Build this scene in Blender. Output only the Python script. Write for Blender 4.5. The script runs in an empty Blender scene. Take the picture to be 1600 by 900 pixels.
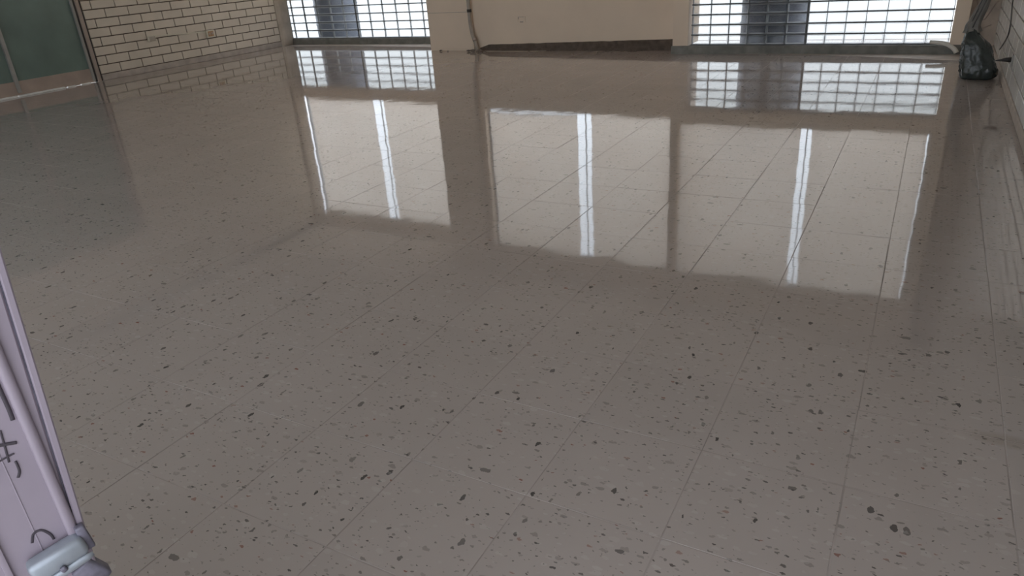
import bpy, bmesh, math, random
import numpy as np
from mathutils import Vector, Matrix, noise as mnoise

random.seed(7)
S = bpy.context.scene
C = S.collection

# ------------------------------------------------------------------ camera
CAM_H = 1.42
YAW, PITCH, ROLL, FPX = 0.52792548, 0.43763561, 0.07310558, 1124.03
fw = Vector((-math.sin(YAW) * math.cos(PITCH), math.cos(YAW) * math.cos(PITCH), -math.sin(PITCH)))
rt = Vector((math.cos(YAW), math.sin(YAW), 0))
dn = fw.cross(rt)
RX = math.cos(ROLL) * rt + math.sin(ROLL) * dn
DN = -math.sin(ROLL) * rt + math.cos(ROLL) * dn
cd = bpy.data.cameras.new('camera')
cd.sensor_width = 36.0
cd.lens = 36.0 * FPX / 1600.0
cd.clip_start = 0.02
cam = bpy.data.objects.new('camera', cd)
C.objects.link(cam)
cam.matrix_world = Matrix(((RX.x, -DN.x, -fw.x, 0), (RX.y, -DN.y, -fw.y, 0), (RX.z, -DN.z, -fw.z, CAM_H), (0, 0, 0, 1)))
S.camera = cam


def project(p):                       # world point -> pixel of the 1600x900 frame (or None)
    d = Vector(p) - Vector((0, 0, CAM_H))
    z = d.dot(fw)
    if z < 0.05:
        return None
    return 800 + FPX * d.dot(RX) / z, 450 + FPX * d.dot(DN) / z


# ------------------------------------------------------------------ sky and exposure
w = bpy.data.worlds.new('overcast_sky')
S.world = w
w.use_nodes = True
bg = w.node_tree.nodes['Background']
bg.inputs[0].default_value = (0.90, 0.955, 1.06, 1)
bg.inputs[1].default_value = 2.3
S.view_settings.view_transform = 'Standard'
S.view_settings.look = 'None'
S.view_settings.exposure = 0.3
S.view_settings.gamma = 1.0
S.view_settings.use_curve_mapping = False


# ------------------------------------------------------------------ materials
def srgb(r, g, b):
    f = lambda c: (c / 12.92 if c <= 0.04045 else ((c + 0.055) / 1.055) ** 2.4)
    return (f(r / 255), f(g / 255), f(b / 255), 1)


def new_mat(name):
    m = bpy.data.materials.new(name)
    m.use_nodes = True
    nt = m.node_tree
    nt.nodes.clear()
    out = nt.nodes.new('ShaderNodeOutputMaterial')
    return m, nt, out


def simple(name, col, rough=0.6, var=0.08, scale=6.0, bump=0.0, bscale=60.0, metal=0.0, spec=0.5, coat=0.0):
    m, nt, out = new_mat(name)
    N, L = nt.nodes, nt.links
    p = N.new('ShaderNodeBsdfPrincipled')
    g = N.new('ShaderNodeNewGeometry')
    n = N.new('ShaderNodeTexNoise')
    n.inputs['Scale'].default_value = scale
    n.inputs['Detail'].default_value = 5
    L.new(g.outputs['Position'], n.inputs['Vector'])
    mr = N.new('ShaderNodeMapRange')
    mr.inputs[1].default_value = 0.3
    mr.inputs[2].default_value = 0.7
    mr.inputs[3].default_value = 1 - var
    mr.inputs[4].default_value = 1 + var
    L.new(n.outputs[0], mr.inputs[0])
    mx = N.new('ShaderNodeVectorMath')
    mx.operation = 'SCALE'
    mx.inputs[0].default_value = col[:3]
    L.new(mr.outputs[0], mx.inputs['Scale'])
    L.new(mx.outputs[0], p.inputs['Base Color'])
    p.inputs['Roughness'].default_value = rough
    p.inputs['Metallic'].default_value = metal
    p.inputs['Specular IOR Level'].default_value = spec
    p.inputs['Coat Weight'].default_value = coat
    if bump > 0:
        n2 = N.new('ShaderNodeTexNoise')
        n2.inputs['Scale'].default_value = bscale
        n2.inputs['Detail'].default_value = 4
        L.new(g.outputs['Position'], n2.inputs['Vector'])
        b = N.new('ShaderNodeBump')
        b.inputs['Strength'].default_value = 1
        b.inputs['Distance'].default_value = bump
        L.new(n2.outputs[0], b.inputs['Height'])
        L.new(b.outputs[0], p.inputs['Normal'])
    L.new(p.outputs[0], out.inputs[0])
    return m


TILE, X0, Y0 = 0.4, -0.02, 0.2


def terrazzo():
    m, nt, out = new_mat('polished_terrazzo')
    N, L = nt.nodes, nt.links
    p = N.new('ShaderNodeBsdfPrincipled')
    g = N.new('ShaderNodeNewGeometry')

    def math_(op, a, b=None, c=None):
        n = N.new('ShaderNodeMath')
        n.operation = op
        for i, v in enumerate((a, b, c)):
            if v is None:
                continue
            if isinstance(v, (int, float)):
                n.inputs[i].default_value = v
            else:
                L.new(v, n.inputs[i])
        return n.outputs[0]

    def mixc(fac, a, b, mode='MIX'):
        n = N.new('ShaderNodeMix')
        n.data_type = 'RGBA'
        n.blend_type = mode
        if isinstance(fac, (int, float)):
            n.inputs[0].default_value = fac
        else:
            L.new(fac, n.inputs[0])
        for i, v in ((6, a), (7, b)):
            if isinstance(v, tuple):
                n.inputs[i].default_value = v
            else:
                L.new(v, n.inputs[i])
        return n.outputs[2]

    pos = g.outputs['Position']
    # wobble so chips get broken, angular outlines
    wn = N.new('ShaderNodeTexNoise')
    wn.inputs['Scale'].default_value = 70
    wn.inputs['Detail'].default_value = 2
    L.new(pos, wn.inputs['Vector'])
    wv = N.new('ShaderNodeVectorMath')
    wv.operation = 'MULTIPLY_ADD'
    L.new(wn.outputs['Color'], wv.inputs[0])
    wv.inputs[1].default_value = (0.016, 0.016, 0.0)
    L.new(pos, wv.inputs[2])
    # tile tint
    sn = N.new('ShaderNodeVectorMath')
    sn.operation = 'MULTIPLY_ADD'
    L.new(pos, sn.inputs[0])
    sn.inputs[1].default_value = (1 / TILE, 1 / TILE, 0)
    sn.inputs[2].default_value = (-X0 / TILE, -Y0 / TILE, 0.5)
    fl = N.new('ShaderNodeVectorMath')
    fl.operation = 'FLOOR'
    L.new(sn.outputs[0], fl.inputs[0])
    tw = N.new('ShaderNodeTexWhiteNoise')
    tw.noise_dimensions = '3D'
    L.new(fl.outputs[0], tw.inputs['Vector'])
    n1 = N.new('ShaderNodeTexNoise')
    n1.inputs['Scale'].default_value = 2.2
    n1.inputs['Detail'].default_value = 6
    n1.inputs['Roughness'].default_value = 0.6
    L.new(pos, n1.inputs['Vector'])
    base = mixc(n1.outputs[0], FLOOR_A, FLOOR_B)
    val = math_('MULTIPLY_ADD', tw.outputs[0], 0.035, 0.982)
    vs = N.new('ShaderNodeVectorMath')
    vs.operation = 'SCALE'
    L.new(base, vs.inputs[0])
    L.new(val, vs.inputs['Scale'])
    col = vs.outputs[0]
    # density of the dark chips drifts over the floor
    dn_ = N.new('ShaderNodeTexNoise')
    dn_.inputs['Scale'].default_value = 3.0
    dn_.inputs['Detail'].default_value = 3
    L.new(pos, dn_.inputs['Vector'])
    dens = math_('MULTIPLY_ADD', dn_.outputs[0], 1.1, -0.05)
    #            scale  keep  rmax  colour                 opacity
    for sc, keep, rmin, rmax, c, op, off in ((26, 0.075, 0.05, 0.32, (0.04, 0.037, 0.035, 1), 0.92, 0.0),
                                        (30, 0.17, 0.06, 0.32, (0.16, 0.145, 0.135, 1), 0.55, 3.3),
                                        (58, 0.15, 0.08, 0.34, (0.06, 0.055, 0.05, 1), 0.85, 7.7),
                                        (95, 0.09, 0.10, 0.36, (0.12, 0.11, 0.10, 1), 0.65, 11.1),
                                        (34, 0.25, 0.10, 0.45, (0.60, 0.57, 0.54, 1), 0.16, 17.0),
                                        (12, 0.04, 0.05, 0.17, (0.035, 0.035, 0.035, 1), 0.85, 23.0),
                                        (40, 0.02, 0.1, 0.30, (0.20, 0.06, 0.035, 1), 0.8, 29.0)):
        ad = N.new('ShaderNodeVectorMath')
        ad.operation = 'ADD'
        L.new(wv.outputs[0], ad.inputs[0])
        ad.inputs[1].default_value = (off, off * 0.7, 0)
        st = N.new('ShaderNodeVectorMath')
        st.operation = 'MULTIPLY'
        L.new(ad.outputs[0], st.inputs[0])
        st.inputs[1].default_value = (0.7, 1.4, 0) if int(off) % 2 else (1.3, 0.75, 0)
        v = N.new('ShaderNodeTexVoronoi')
        v.voronoi_dimensions = '2D'
        v.feature = 'F1'
        v.inputs['Scale'].default_value = sc
        L.new(st.outputs[0], v.inputs['Vector'])
        sx = N.new('ShaderNodeSeparateColor')
        L.new(v.outputs['Color'], sx.inputs[0])
        on = math_('LESS_THAN', sx.outputs[0], math_('MULTIPLY', dens, keep * 2))
        rr = math_('MULTIPLY_ADD', math_('POWER', sx.outputs[1], 2.0), rmax - rmin, rmin)
        ins = math_('LESS_THAN', v.outputs['Distance'], rr)
        f = math_('MULTIPLY', math_('MULTIPLY', on, ins), math_('MULTIPLY_ADD', sx.outputs[2], op * 0.5, op * 0.5))
        col = mixc(f, col, c)
    # dirt worked into the tile edges, broken up along the joints
    fr = N.new('ShaderNodeVectorMath')
    fr.operation = 'FRACTION'
    L.new(sn.outputs[0], fr.inputs[0])
    sp = N.new('ShaderNodeSeparateXYZ')
    L.new(fr.outputs[0], sp.inputs[0])
    jn = N.new('ShaderNodeTexNoise')
    jn.inputs['Scale'].default_value = 2.6
    jn.inputs['Detail'].default_value = 3
    L.new(pos, jn.inputs['Vector'])
    jm = N.new('ShaderNodeMapRange')
    jm.inputs[1].default_value = 0.44
    jm.inputs[2].default_value = 0.62
    jm.inputs[3].default_value = 0.0
    jm.inputs[4].default_value = 0.16
    L.new(jn.outputs[0], jm.inputs[0])
    for ax, wd in ((0, 0.0035), (1, 0.0060)):
        e_ = math_('MINIMUM', sp.outputs[ax], math_('SUBTRACT', 1.0, sp.outputs[ax]))
        k_ = N.new('ShaderNodeMapRange')
        k_.inputs[1].default_value = wd / TILE
        k_.inputs[2].default_value = 0.3 * wd / TILE
        k_.inputs[3].default_value = 0
        k_.inputs[4].default_value = 1
        L.new(e_, k_.inputs[0])
        col = mixc(math_('MULTIPLY', k_.outputs[0], jm.outputs[0]), col, (0.10, 0.085, 0.075, 1))
    # brownish dried smear close to the right wall
    sm = N.new('ShaderNodeMapping')
    sm.vector_type = 'POINT'
    sm.inputs['Location'].default_value = (-0.40 * 8, -2.205 * 26, 0)
    sm.inputs['Scale'].default_value = (8, 26, 0)
    L.new(wv.outputs[0], sm.inputs['Vector'])
    ln = N.new('ShaderNodeVectorMath')
    ln.operation = 'LENGTH'
    L.new(sm.outputs[0], ln.inputs[0])
    mr = N.new('ShaderNodeMapRange')
    mr.inputs[1].default_value = 1.1
    mr.inputs[2].default_value = 0.5
    mr.inputs[3].default_value = 0
    mr.inputs[4].default_value = 0.32
    L.new(ln.outputs['Value'], mr.inputs[0])
    col = mixc(mr.outputs[0], col, (0.20, 0.16, 0.12, 1))
    L.new(col, p.inputs['Base Color'])
    p.inputs['Roughness'].default_value = 0.045
    p.inputs['IOR'].default_value = 1.65
    # slow waviness left by the polishing machine
    b1 = N.new('ShaderNodeTexNoise')
    b1.inputs['Scale'].default_value = 3.0
    b1.inputs['Detail'].default_value = 2
    L.new(pos, b1.inputs['Vector'])
    b = N.new('ShaderNodeBump')
    b.inputs['Strength'].default_value = 1
    b.inputs['Distance'].default_value = WAVE
    L.new(b1.outputs[0], b.inputs['Height'])
    L.new(b.outputs[0], p.inputs['Normal'])
    L.new(p.outputs[0], out.inputs[0])
    return m


def glassy(name, tint, gloss=0.08, frost=0.0, frost_col=(0.8, 0.82, 0.82, 1)):
    m, nt, out = new_mat(name)
    N, L = nt.nodes, nt.links
    t = N.new('ShaderNodeBsdfTransparent')
    t.inputs[0].default_value = tint
    gl = N.new('ShaderNodeBsdfGlossy')
    gl.inputs['Roughness'].default_value = 0.05
    mx = N.new('ShaderNodeMixShader')
    mx.inputs[0].default_value = gloss
    L.new(t.outputs[0], mx.inputs[1])
    L.new(gl.outputs[0], mx.inputs[2])
    last = mx
    if frost > 0:
        tr = N.new('ShaderNodeBsdfTranslucent')
        tr.inputs[0].default_value = frost_col
        m2 = N.new('ShaderNodeMixShader')
        m2.inputs[0].default_value = frost
        L.new(mx.outputs[0], m2.inputs[1])
        L.new(tr.outputs[0], m2.inputs[2])
        last = m2
    L.new(last.outputs[0], out.inputs[0])
    return m


def blind_mat():
    m, nt, out = new_mat('cream_blind_cloth')
    N, L = nt.nodes, nt.links
    g = N.new('ShaderNodeNewGeometry')
    n = N.new('ShaderNodeTexNoise')
    n.inputs['Scale'].default_value = 1.5
    L.new(g.outputs['Position'], n.inputs['Vector'])
    r = N.new('ShaderNodeValToRGB')
    r.color_ramp.elements[0].position = 0.3
    r.color_ramp.elements[0].color = (0.86, 0.74, 0.64, 1)
    r.color_ramp.elements[1].position = 0.7
    r.color_ramp.elements[1].color = (0.92, 0.81, 0.71, 1)
    L.new(n.outputs[0], r.inputs[0])
    t = N.new('ShaderNodeBsdfTranslucent')
    d = N.new('ShaderNodeBsdfDiffuse')
    L.new(r.outputs[0], t.inputs[0])
    L.new(r.outputs[0], d.inputs[0])
    mx = N.new('ShaderNodeMixShader')
    mx.inputs[0].default_value = BLIND_DIFF
    L.new(t.outputs[0], mx.inputs[1])
    L.new(d.outputs[0], mx.inputs[2])
    L.new(mx.outputs[0], out.inputs[0])
    return m


FLOOR_A = (0.350, 0.303, 0.276, 1)
FLOOR_B = (0.415, 0.363, 0.334, 1)
WAVE = 0.0010
BLIND_DIFF = 0.23

M = {}
M['terrazzo'] = terrazzo()
M['grout'] = simple('grey_grout', (0.33, 0.285, 0.26), 0.85, 0.35, 2.5, spec=0.15)
M['plaster'] = simple('cream_plaster', (0.85, 0.70, 0.55), 0.75, 0.05, 1.5, 0.0006, 40)
M['plaster_old'] = simple('stained_plaster', (0.46, 0.38, 0.31), 0.8, 0.22, 5, 0.002, 25)
M['brick'] = simple('painted_brick_cream', (0.62, 0.545, 0.45), 0.55, 0.06, 2.5, 0.0008, 50)
M['brick_white'] = simple('glossy_painted_brick_white', (0.72, 0.70, 0.66), 0.18, 0.06, 4, 0.0010, 30)
M['reveal'] = simple('worn_cream_reveal', (0.50, 0.43, 0.35), 0.7, 0.2, 4)
M['joint'] = simple('dark_brown_mortar', (0.10, 0.075, 0.055), 0.9, 0.2, 12)
M['joint_grey'] = simple('grey_mortar', (0.16, 0.15, 0.135), 0.9, 0.2, 12)
M['ceiling'] = simple('ceiling_paint', (0.70, 0.63, 0.55), 0.9, 0.04, 1)
M['kerb'] = simple('worn_grey_concrete', (0.21, 0.205, 0.185), 0.7, 0.25, 7, 0.002, 30)
M['cement'] = simple('dry_cement_smear', (0.43, 0.375, 0.325), 0.75, 0.15, 8, 0.001, 60)
M['skirt'] = simple('dark_brown_adhesive', (0.115, 0.085, 0.065), 0.75, 0.3, 14, 0.003, 30)
M['teal'] = simple('dull_teal_panel', (0.135, 0.19, 0.165), 0.32, 0.15, 2)
M['rail'] = simple('brown_beige_rail', (0.38, 0.30, 0.25), 0.5, 0.12, 4)
M['alu'] = simple('dull_aluminium', (0.34, 0.33, 0.31), 0.45, 0.1, 8, metal=0.3)
M['dark_alu'] = simple('dark_frame_metal', (0.045, 0.04, 0.036), 0.5, 0.1, 8)
M['light_leak'] = simple('white_threshold_leak_light', (0.80, 0.79, 0.76), 0.5, 0.1, 10)
M['steel_bar'] = simple('grey_steel_bar', (0.10, 0.105, 0.105), 0.5, 0.1, 10, metal=0.2)
M['glass_pane'] = glassy('clear_glass', (0.97, 0.985, 0.98, 1), 0.05)
M['block_pane'] = glassy('glass_block_pane', (0.95, 0.97, 0.97, 1), 0.05, 0.06)
M['block_rim'] = glassy('glass_block_rim', (0.93, 0.95, 0.96, 1), 0.08, 0.35)
M['blind'] = blind_mat()
M['frame'] = simple('white_window_frame', (0.55, 0.56, 0.56), 0.45, 0.05, 8)
M['door_paint'] = simple('pale_pink_lilac_door_paint', (0.30, 0.255, 0.30), 0.38, 0.06, 9, 0.0003, 50)
M['latch_grey'] = simple('grey_latch_metal', (0.33, 0.36, 0.40), 0.4, 0.12, 30, metal=0.4)
M['latch_dark'] = simple('worn_dark_metal', (0.16, 0.15, 0.19), 0.5, 0.35, 60, metal=0.3)
M['ink'] = simple('black_scribble', (0.05, 0.04, 0.05), 0.6)
M['bag'] = simple('dark_green_plastic', (0.045, 0.054, 0.050), 0.25, 0.25, 9, 0.004, 26)
M['bag_tail'] = simple('grey_green_plastic', (0.20, 0.19, 0.175), 0.35, 0.2, 12, 0.003, 30)
M['pvc'] = simple('painted_conduit', (0.40, 0.345, 0.285), 0.5, 0.1, 12)
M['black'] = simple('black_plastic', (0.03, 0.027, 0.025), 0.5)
M['ivory'] = simple('ivory_plastic', (0.60, 0.55, 0.44), 0.45, 0.06, 12)
M['orange'] = simple('rusty_orange_plastic', (0.42, 0.24, 0.12), 0.6, 0.25, 60)
M['cable'] = simple('grey_cable', (0.06, 0.058, 0.055), 0.5)
M['pale_pipe'] = simple('pale_plastic_pipe', (0.72, 0.69, 0.62), 0.4)
M['rubble'] = simple('broken_mortar', (0.21, 0.17, 0.14), 0.9, 0.3, 30)
M['blue_grey'] = simple('blue_grey_outdoor_paint', (0.075, 0.09, 0.125), 0.45, 0.2, 3)
M['outdoor_ground'] = simple('pale_outdoor_paving', (0.58, 0.58, 0.55), 0.85, 0.1, 1.2)
M['white_wall'] = simple('white_outdoor_wall', (0.74, 0.75, 0.73), 0.8, 0.05, 1.0)
M['dark_glass'] = simple('dark_far_window', (0.05, 0.06, 0.07), 0.2)


# ------------------------------------------------------------------ helpers
def add_box(bm, lo, hi, bevel=0.0):
    lo, hi = Vector(lo), Vector(hi)
    r = bmesh.ops.create_cube(bm, size=1.0)
    for v in r['verts']:
        v.co = Vector(((lo[i] + hi[i]) / 2 + v.co[i] * (hi[i] - lo[i]) for i in range(3)))
    if bevel > 0:
        es = list({e for v in r['verts'] for e in v.link_edges})
        bmesh.ops.bevel(bm, geom=es, offset=bevel, segments=2, affect='EDGES', profile=0.5)


def boxes(*bs, bevel=0.0):
    bm = bmesh.new()
    for lo, hi in bs:
        add_box(bm, lo, hi, bevel)
    return bm


def tube(bm, pts, r, n=10, cap=True):
    pts = [Vector(p) for p in pts]
    rs = r if isinstance(r, (list, tuple)) else [r] * len(pts)
    rings = []
    up = Vector((0.3, 0.5, 0.81)).normalized()
    for i, p in enumerate(pts):
        t = (pts[min(i + 1, len(pts) - 1)] - pts[max(i - 1, 0)]).normalized()
        a = t.cross(up)
        if a.length < 1e-3:
            a = t.cross(Vector((1, 0, 0)))
        a.normalize()
        b = t.cross(a)
        rings.append([bm.verts.new(p + rs[i] * (math.cos(2 * math.pi * k / n) * a + math.sin(2 * math.pi * k / n) * b)) for k in range(n)])
    for i in range(len(rings) - 1):
        for k in range(n):
            bm.faces.new((rings[i][k], rings[i][(k + 1) % n], rings[i + 1][(k + 1) % n], rings[i + 1][k]))
    if cap:
        bm.faces.new(rings[0][::-1])
        bm.faces.new(rings[-1])


def spline(pts, n=8):
    pts = [Vector(p) for p in pts]
    out = []
    for i in range(len(pts) - 1):
        p0, p1, p2, p3 = pts[max(i - 1, 0)], pts[i], pts[i + 1], pts[min(i + 2, len(pts) - 1)]
        for k in range(n):
            t = k / n
            out.append(0.5 * ((2 * p1) + (-p0 + p2) * t + (2 * p0 - 5 * p1 + 4 * p2 - p3) * t * t + (-p0 + 3 * p1 - 3 * p2 + p3) * t ** 3))
    out.append(pts[-1])
    return out


def prism(bm, poly, d):
    """poly: list of 3d points of a face, pushed along vector d"""
    a = [bm.verts.new(Vector(p)) for p in poly]
    b = [bm.verts.new(Vector(p) + Vector(d)) for p in poly]
    n = len(poly)
    bm.faces.new(a)
    bm.faces.new(b[::-1])
    for i in range(n):
        bm.faces.new((a[i], b[i], b[(i + 1) % n], a[(i + 1) % n]))


def mesh_of(name, bm, mats, smooth=False):
    bmesh.ops.recalc_face_normals(bm, faces=bm.faces)
    me = bpy.data.meshes.new(name)
    bm.to_mesh(me)
    bm.free()
    for mm in (mats if isinstance(mats, (list, tuple)) else [mats]):
        me.materials.append(mm)
    if smooth:
        for pl in me.polygons:
            pl.use_smooth = True
    return me


def link(name, me, parent=None, loc=None):
    o = bpy.data.objects.new(name, me)
    C.objects.link(o)
    if parent is not None:
        o.parent = parent
    if loc is not None:
        o.location = loc
    return o


def obj(name, bm, mats, parent=None, smooth=False):
    return link(name, mesh_of(name, bm, mats, smooth), parent)


def tag(o, label, cat, kind=None, group=None):
    o['label'] = label
    o['category'] = cat
    if kind:
        o['kind'] = kind
    if group:
        o['group'] = group
    return o


def empty(name, loc=(0, 0, 0)):
    o = bpy.data.objects.new(name, None)
    o.location = loc
    o.empty_display_size = 0.1
    C.objects.link(o)
    return o


# room extents (metres, camera above the origin, +Y towards the far windows)
XL, XR, YN = -11.25, 0.67, -0.35
YB_L, YB_M, YB_R = 11.22, 10.36, 10.06
HC = 3.8

# ------------------------------------------------------------------ floor
floor = obj('floor', boxes(((XL, YN - 0.2, -0.12), (XR, YB_L + 0.2, -0.0008))), M['grout'])
tag(floor, 'polished cream terrazzo tile floor filling the empty room', 'floor', 'structure')


def tile_mesh():
    bm = bmesh.new()
    a, c, t = TILE / 2 - 0.0014, 0.0004, 0.0
    def ring(h, z):
        return [bm.verts.new((x, y, z)) for x, y in ((-h, -h), (h, -h), (h, h), (-h, h))]
    r0, r1, r2 = ring(a, -0.004), ring(a, -c), ring(a - c, t)
    for p, q in ((r0, r1), (r1, r2)):
        for i in range(4):
            bm.faces.new((p[i], p[(i + 1) % 4], q[(i + 1) % 4], q[i]))
    bm.faces.new(r2)
    return bm


tiles = []
for ix in range(-28, 3):
    for iy in range(-2, 29):
        cx, cy = X0 + (ix + 0.5) * TILE, Y0 + (iy + 0.5) * TILE
        if cx + TILE / 2 < XL or cx - TILE / 2 > XR or cy - TILE / 2 > YB_L or cy + TILE / 2 < YN - 0.2:
            continue
        pr = [project((cx + sx * 0.2, cy + sy * 0.2, 0)) for sx, sy in ((-1, -1), (1, -1), (1, 1), (-1, 1))]
        area = 0
        if all(pr):
            cl = [(min(max(x, 0), 1600), min(max(y, 0), 900)) for x, y in pr]
            area = abs(sum(cl[i][0] * cl[(i + 1) % 4][1] - cl[(i + 1) % 4][0] * cl[i][1] for i in range(4))) / 2
        edge = cx - 0.2 < XL or cx + 0.2 > XR or cy + 0.2 > YB_L + 0.1
        tiles.append((area if not edge else 0, cx, cy))
tiles.sort(reverse=True)
tme = mesh_of('tile', tile_mesh(), M['terrazzo'])
TILT = 0.0005
rest_v, rest_f = [], []
for k, (area, cx, cy) in enumerate(tiles):
    rx, ry, dz = random.gauss(0, TILT), random.gauss(0, TILT), random.uniform(-0.0002, 0.0002)
    if k < 300 and area > 0:
        o = link('tile', tme, floor, (cx + random.uniform(-0.0012, 0.0012), cy + random.uniform(-0.0012, 0.0012), dz))
        o.rotation_euler = (rx, ry, 0)
    else:
        x0, x1 = max(cx - 0.1985, XL), min(cx + 0.1985, XR)
        y0, y1 = cy - 0.1985, min(cy + 0.1985, YB_L + 0.1)
        c = 0.0005
        base = len(rest_v)
        for h, z in ((0, -0.004), (0, -c), (c, 0)):
            for x, y in ((x0 + h, y0 + h), (x1 - h, y0 + h), (x1 - h, y1 - h), (x0 + h, y1 - h)):
                rest_v.append((x, y, z + dz + rx * (y - cy) - ry * (x - cx)))
        for r in (0, 4):
            for i in range(4):
                rest_f.append((base + r + i, base + r + (i + 1) % 4, base + r + 4 + (i + 1) % 4, base + r + 4 + i))
        rest_f.append(tuple(base + 8 + i for i in range(4)))
me = bpy.data.meshes.new('far_tiles')
me.from_pydata(rest_v, [], rest_f)
me.materials.append(M['terrazzo'])
o = link('far_tiles', me, floor)
o['kind'] = 'stuff'

# ------------------------------------------------------------------ brick walls
BL, BH, JT = 0.396, 0.1335, 0.014


def brick_mesh(name, length, mat):
    """face lies in local YZ, proud along +X; origin at the lower corner"""
    bm = bmesh.new()
    d, c = 0.014, 0.004
    y0, y1, z0, z1 = JT / 2, length - JT / 2, JT / 2, BH - JT / 2
    def ring(x, i):
        return [bm.verts.new((x, y, z)) for y, z in ((y0 + i, z0 + i), (y1 - i, z0 + i), (y1 - i, z1 - i), (y0 + i, z1 - i))]
    a, b, e = ring(-0.004, 0), ring(d - c, 0), ring(d, c)
    for p, q in ((a, b), (b, e)):
        for i in range(4):
            bm.faces.new((p[i], p[(i + 1) % 4], q[(i + 1) % 4], q[i]))
    bm.faces.new(e)
    return mesh_of(name, bm, mat)


def brick_face(wall, x, side, ya, yb, zbase, ztop, mat, phase, single):
    cache = {}
    rv, rf = [], []
    k = 0
    z = zbase
    while z + BH <= ztop + 0.02:
        off = phase + (0 if k % 2 else BL / 2)
        n0 = math.floor((ya - off) / BL)
        y = off + n0 * BL
        while y < yb - 0.001:
            a, b = max(y, ya), min(y + BL, yb)
            if b - a > 0.04:
                if single((a + b) / 2, z):
                    key = round(b - a, 3)
                    if key not in cache:
                        cache[key] = brick_mesh('brick', b - a, mat)
                    if side > 0:
                        o = link('brick', cache[key], wall, (x + random.uniform(-0.0015, 0.0015), a, z))
                    else:
                        o = link('brick', cache[key], wall, (x + random.uniform(-0.0015, 0.0015), b, z))
                        o.rotation_euler = (0, 0, math.pi)
                else:
                    base = len(rv)
                    for xx, i in ((-0.004, 0), (0.010, 0), (0.014, 0.004)):
                        for yy, zz in ((a + JT / 2 + i, z + JT / 2 + i), (b - JT / 2 - i, z + JT / 2 + i), (b - JT / 2 - i, z + BH - JT / 2 - i), (a + JT / 2 + i, z + BH - JT / 2 - i)):
                            rv.append((x + side * xx, yy, zz))
                    for r in (0, 4):
                        for i in range(4):
                            rf.append((base + r + i, base + r + (i + 1) % 4, base + r + 4 + (i + 1) % 4, base + r + 4 + i))
                    rf.append(tuple(base + 8 + i for i in range(4)))
            y += BL
        z += BH
        k += 1
    if rv:
        me = bpy.data.meshes.new('upper_bricks')
        me.from_pydata(rv, [], rf)
        bm = bmesh.new()
        bm.from_mesh(me)
        bmesh.ops.recalc_face_normals(bm, faces=bm.faces)
        bm.to_mesh(me)
        bm.free()
        me.materials.append(mat)
        o = link('upper_bricks', me, wall)
        o['kind'] = 'stuff'


# left wall: opening for the teal partition from y=3.3 to y=7.07
wl = obj('wall_left', boxes(((XL - 0.22, 7.07, 0), (XL, YB_L + 0.02, HC)), ((XL - 0.22, YN - 0.2, 0), (XL, 3.3, HC)), ((XL - 0.22, 3.3, 2.5), (XL, 7.07, HC))), M['joint'])
tag(wl, 'left wall of long cream painted bricks with dark joints', 'wall', 'structure')
brick_face(wl, XL, 1, 7.075, 10.93, 0.096, HC - 0.05, M['brick'], 7.23, lambda y, z: z < 2.9)
brick_face(wl, XL, 1, YN, 3.3, 0.096, HC - 0.05, M['brick'], 7.23, lambda y, z: False)
brick_face(wl, XL, 1, 3.3, 7.07, 0.096 + 18 * BH, HC - 0.05, M['brick'], 7.23, lambda y, z: False)
bm = boxes(((XL - 0.05, 7.08, 0), (XL + 0.018, 10.95, 0.092)), bevel=0.006)
tag(obj('baseboard_left', bm, M['cement']), 'low cement plinth strip under the left brick wall', 'baseboard', 'structure')
# plastered reveal where the brick meets the far left glass
bm = bmesh.new()
prof = [(XL, 10.93), (XL + 0.02, 10.935), (XL + 0.05, 10.97), (XL + 0.06, 11.04), (XL + 0.05, YB_L + 0.02), (XL - 0.02, YB_L + 0.02), (XL - 0.02, 10.93)]
prism(bm, [(x, y, 0.0) for x, y in prof], (0, 0, HC))
tag(obj('trim_1', bm, M['reveal'], smooth=False), 'worn plaster reveal between left brick wall and glass-block window', 'trim', 'structure')

wr = obj('wall_right', boxes(((XR, YN - 0.2, 0), (XR + 0.22, 10.8, HC))), M['joint_grey'])
tag(wr, 'right wall of glossy white painted bricks', 'wall', 'structure')
brick_face(wr, XR, -1, YN, 10.3, 0.085, HC - 0.05, M['brick_white'], 7.3, lambda y, z: z < 1.3 and y > 2.6)
bm = boxes(((XR - 0.02, YN, 0), (XR + 0.02, 10.3, 0.08)), bevel=0.008)
tag(obj('baseboard_right', bm, M['cement']), 'low grey plinth strip under the right brick wall', 'baseboard', 'structure')

# ------------------------------------------------------------------ back wall (three stepped bays)
T = 0.2
WL, WM, WR = (-11.24, -7.45, 1.05, 3.6), (-6.32, -3.08, 0.94, 3.4), (-2.94, 0.22, 0.94, 3.3)   # upper windows x0,x1,z0,z1
bs = []
# left bay
yb = YB_L
bs += [((XL, yb, 0.83), (-7.04, yb + T, WL[2])), ((XL, yb, WL[3]), (-7.04, yb + T, HC)), ((WL[1], yb, WL[2]), (-7.04, yb + T, WL[3]))]
# return and pier
bs += [((-7.24, YB_M - 0.03, 0), (-6.40, YB_M + T, HC)), ((-7.24, YB_M + T, 0), (-7.04, YB_L + T, HC))]
# middle bay
yb = YB_M
bs += [((-6.40, yb, 0), (-2.95, yb + T, WM[2])), ((-6.40, yb, WM[3]), (-2.95, yb + T, HC)), ((-6.40, yb, WM[2]), (WM[0], yb + T, WM[3])), ((WM[1], yb, WM[2]), (-2.95, yb + T, WM[3]))]
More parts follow.
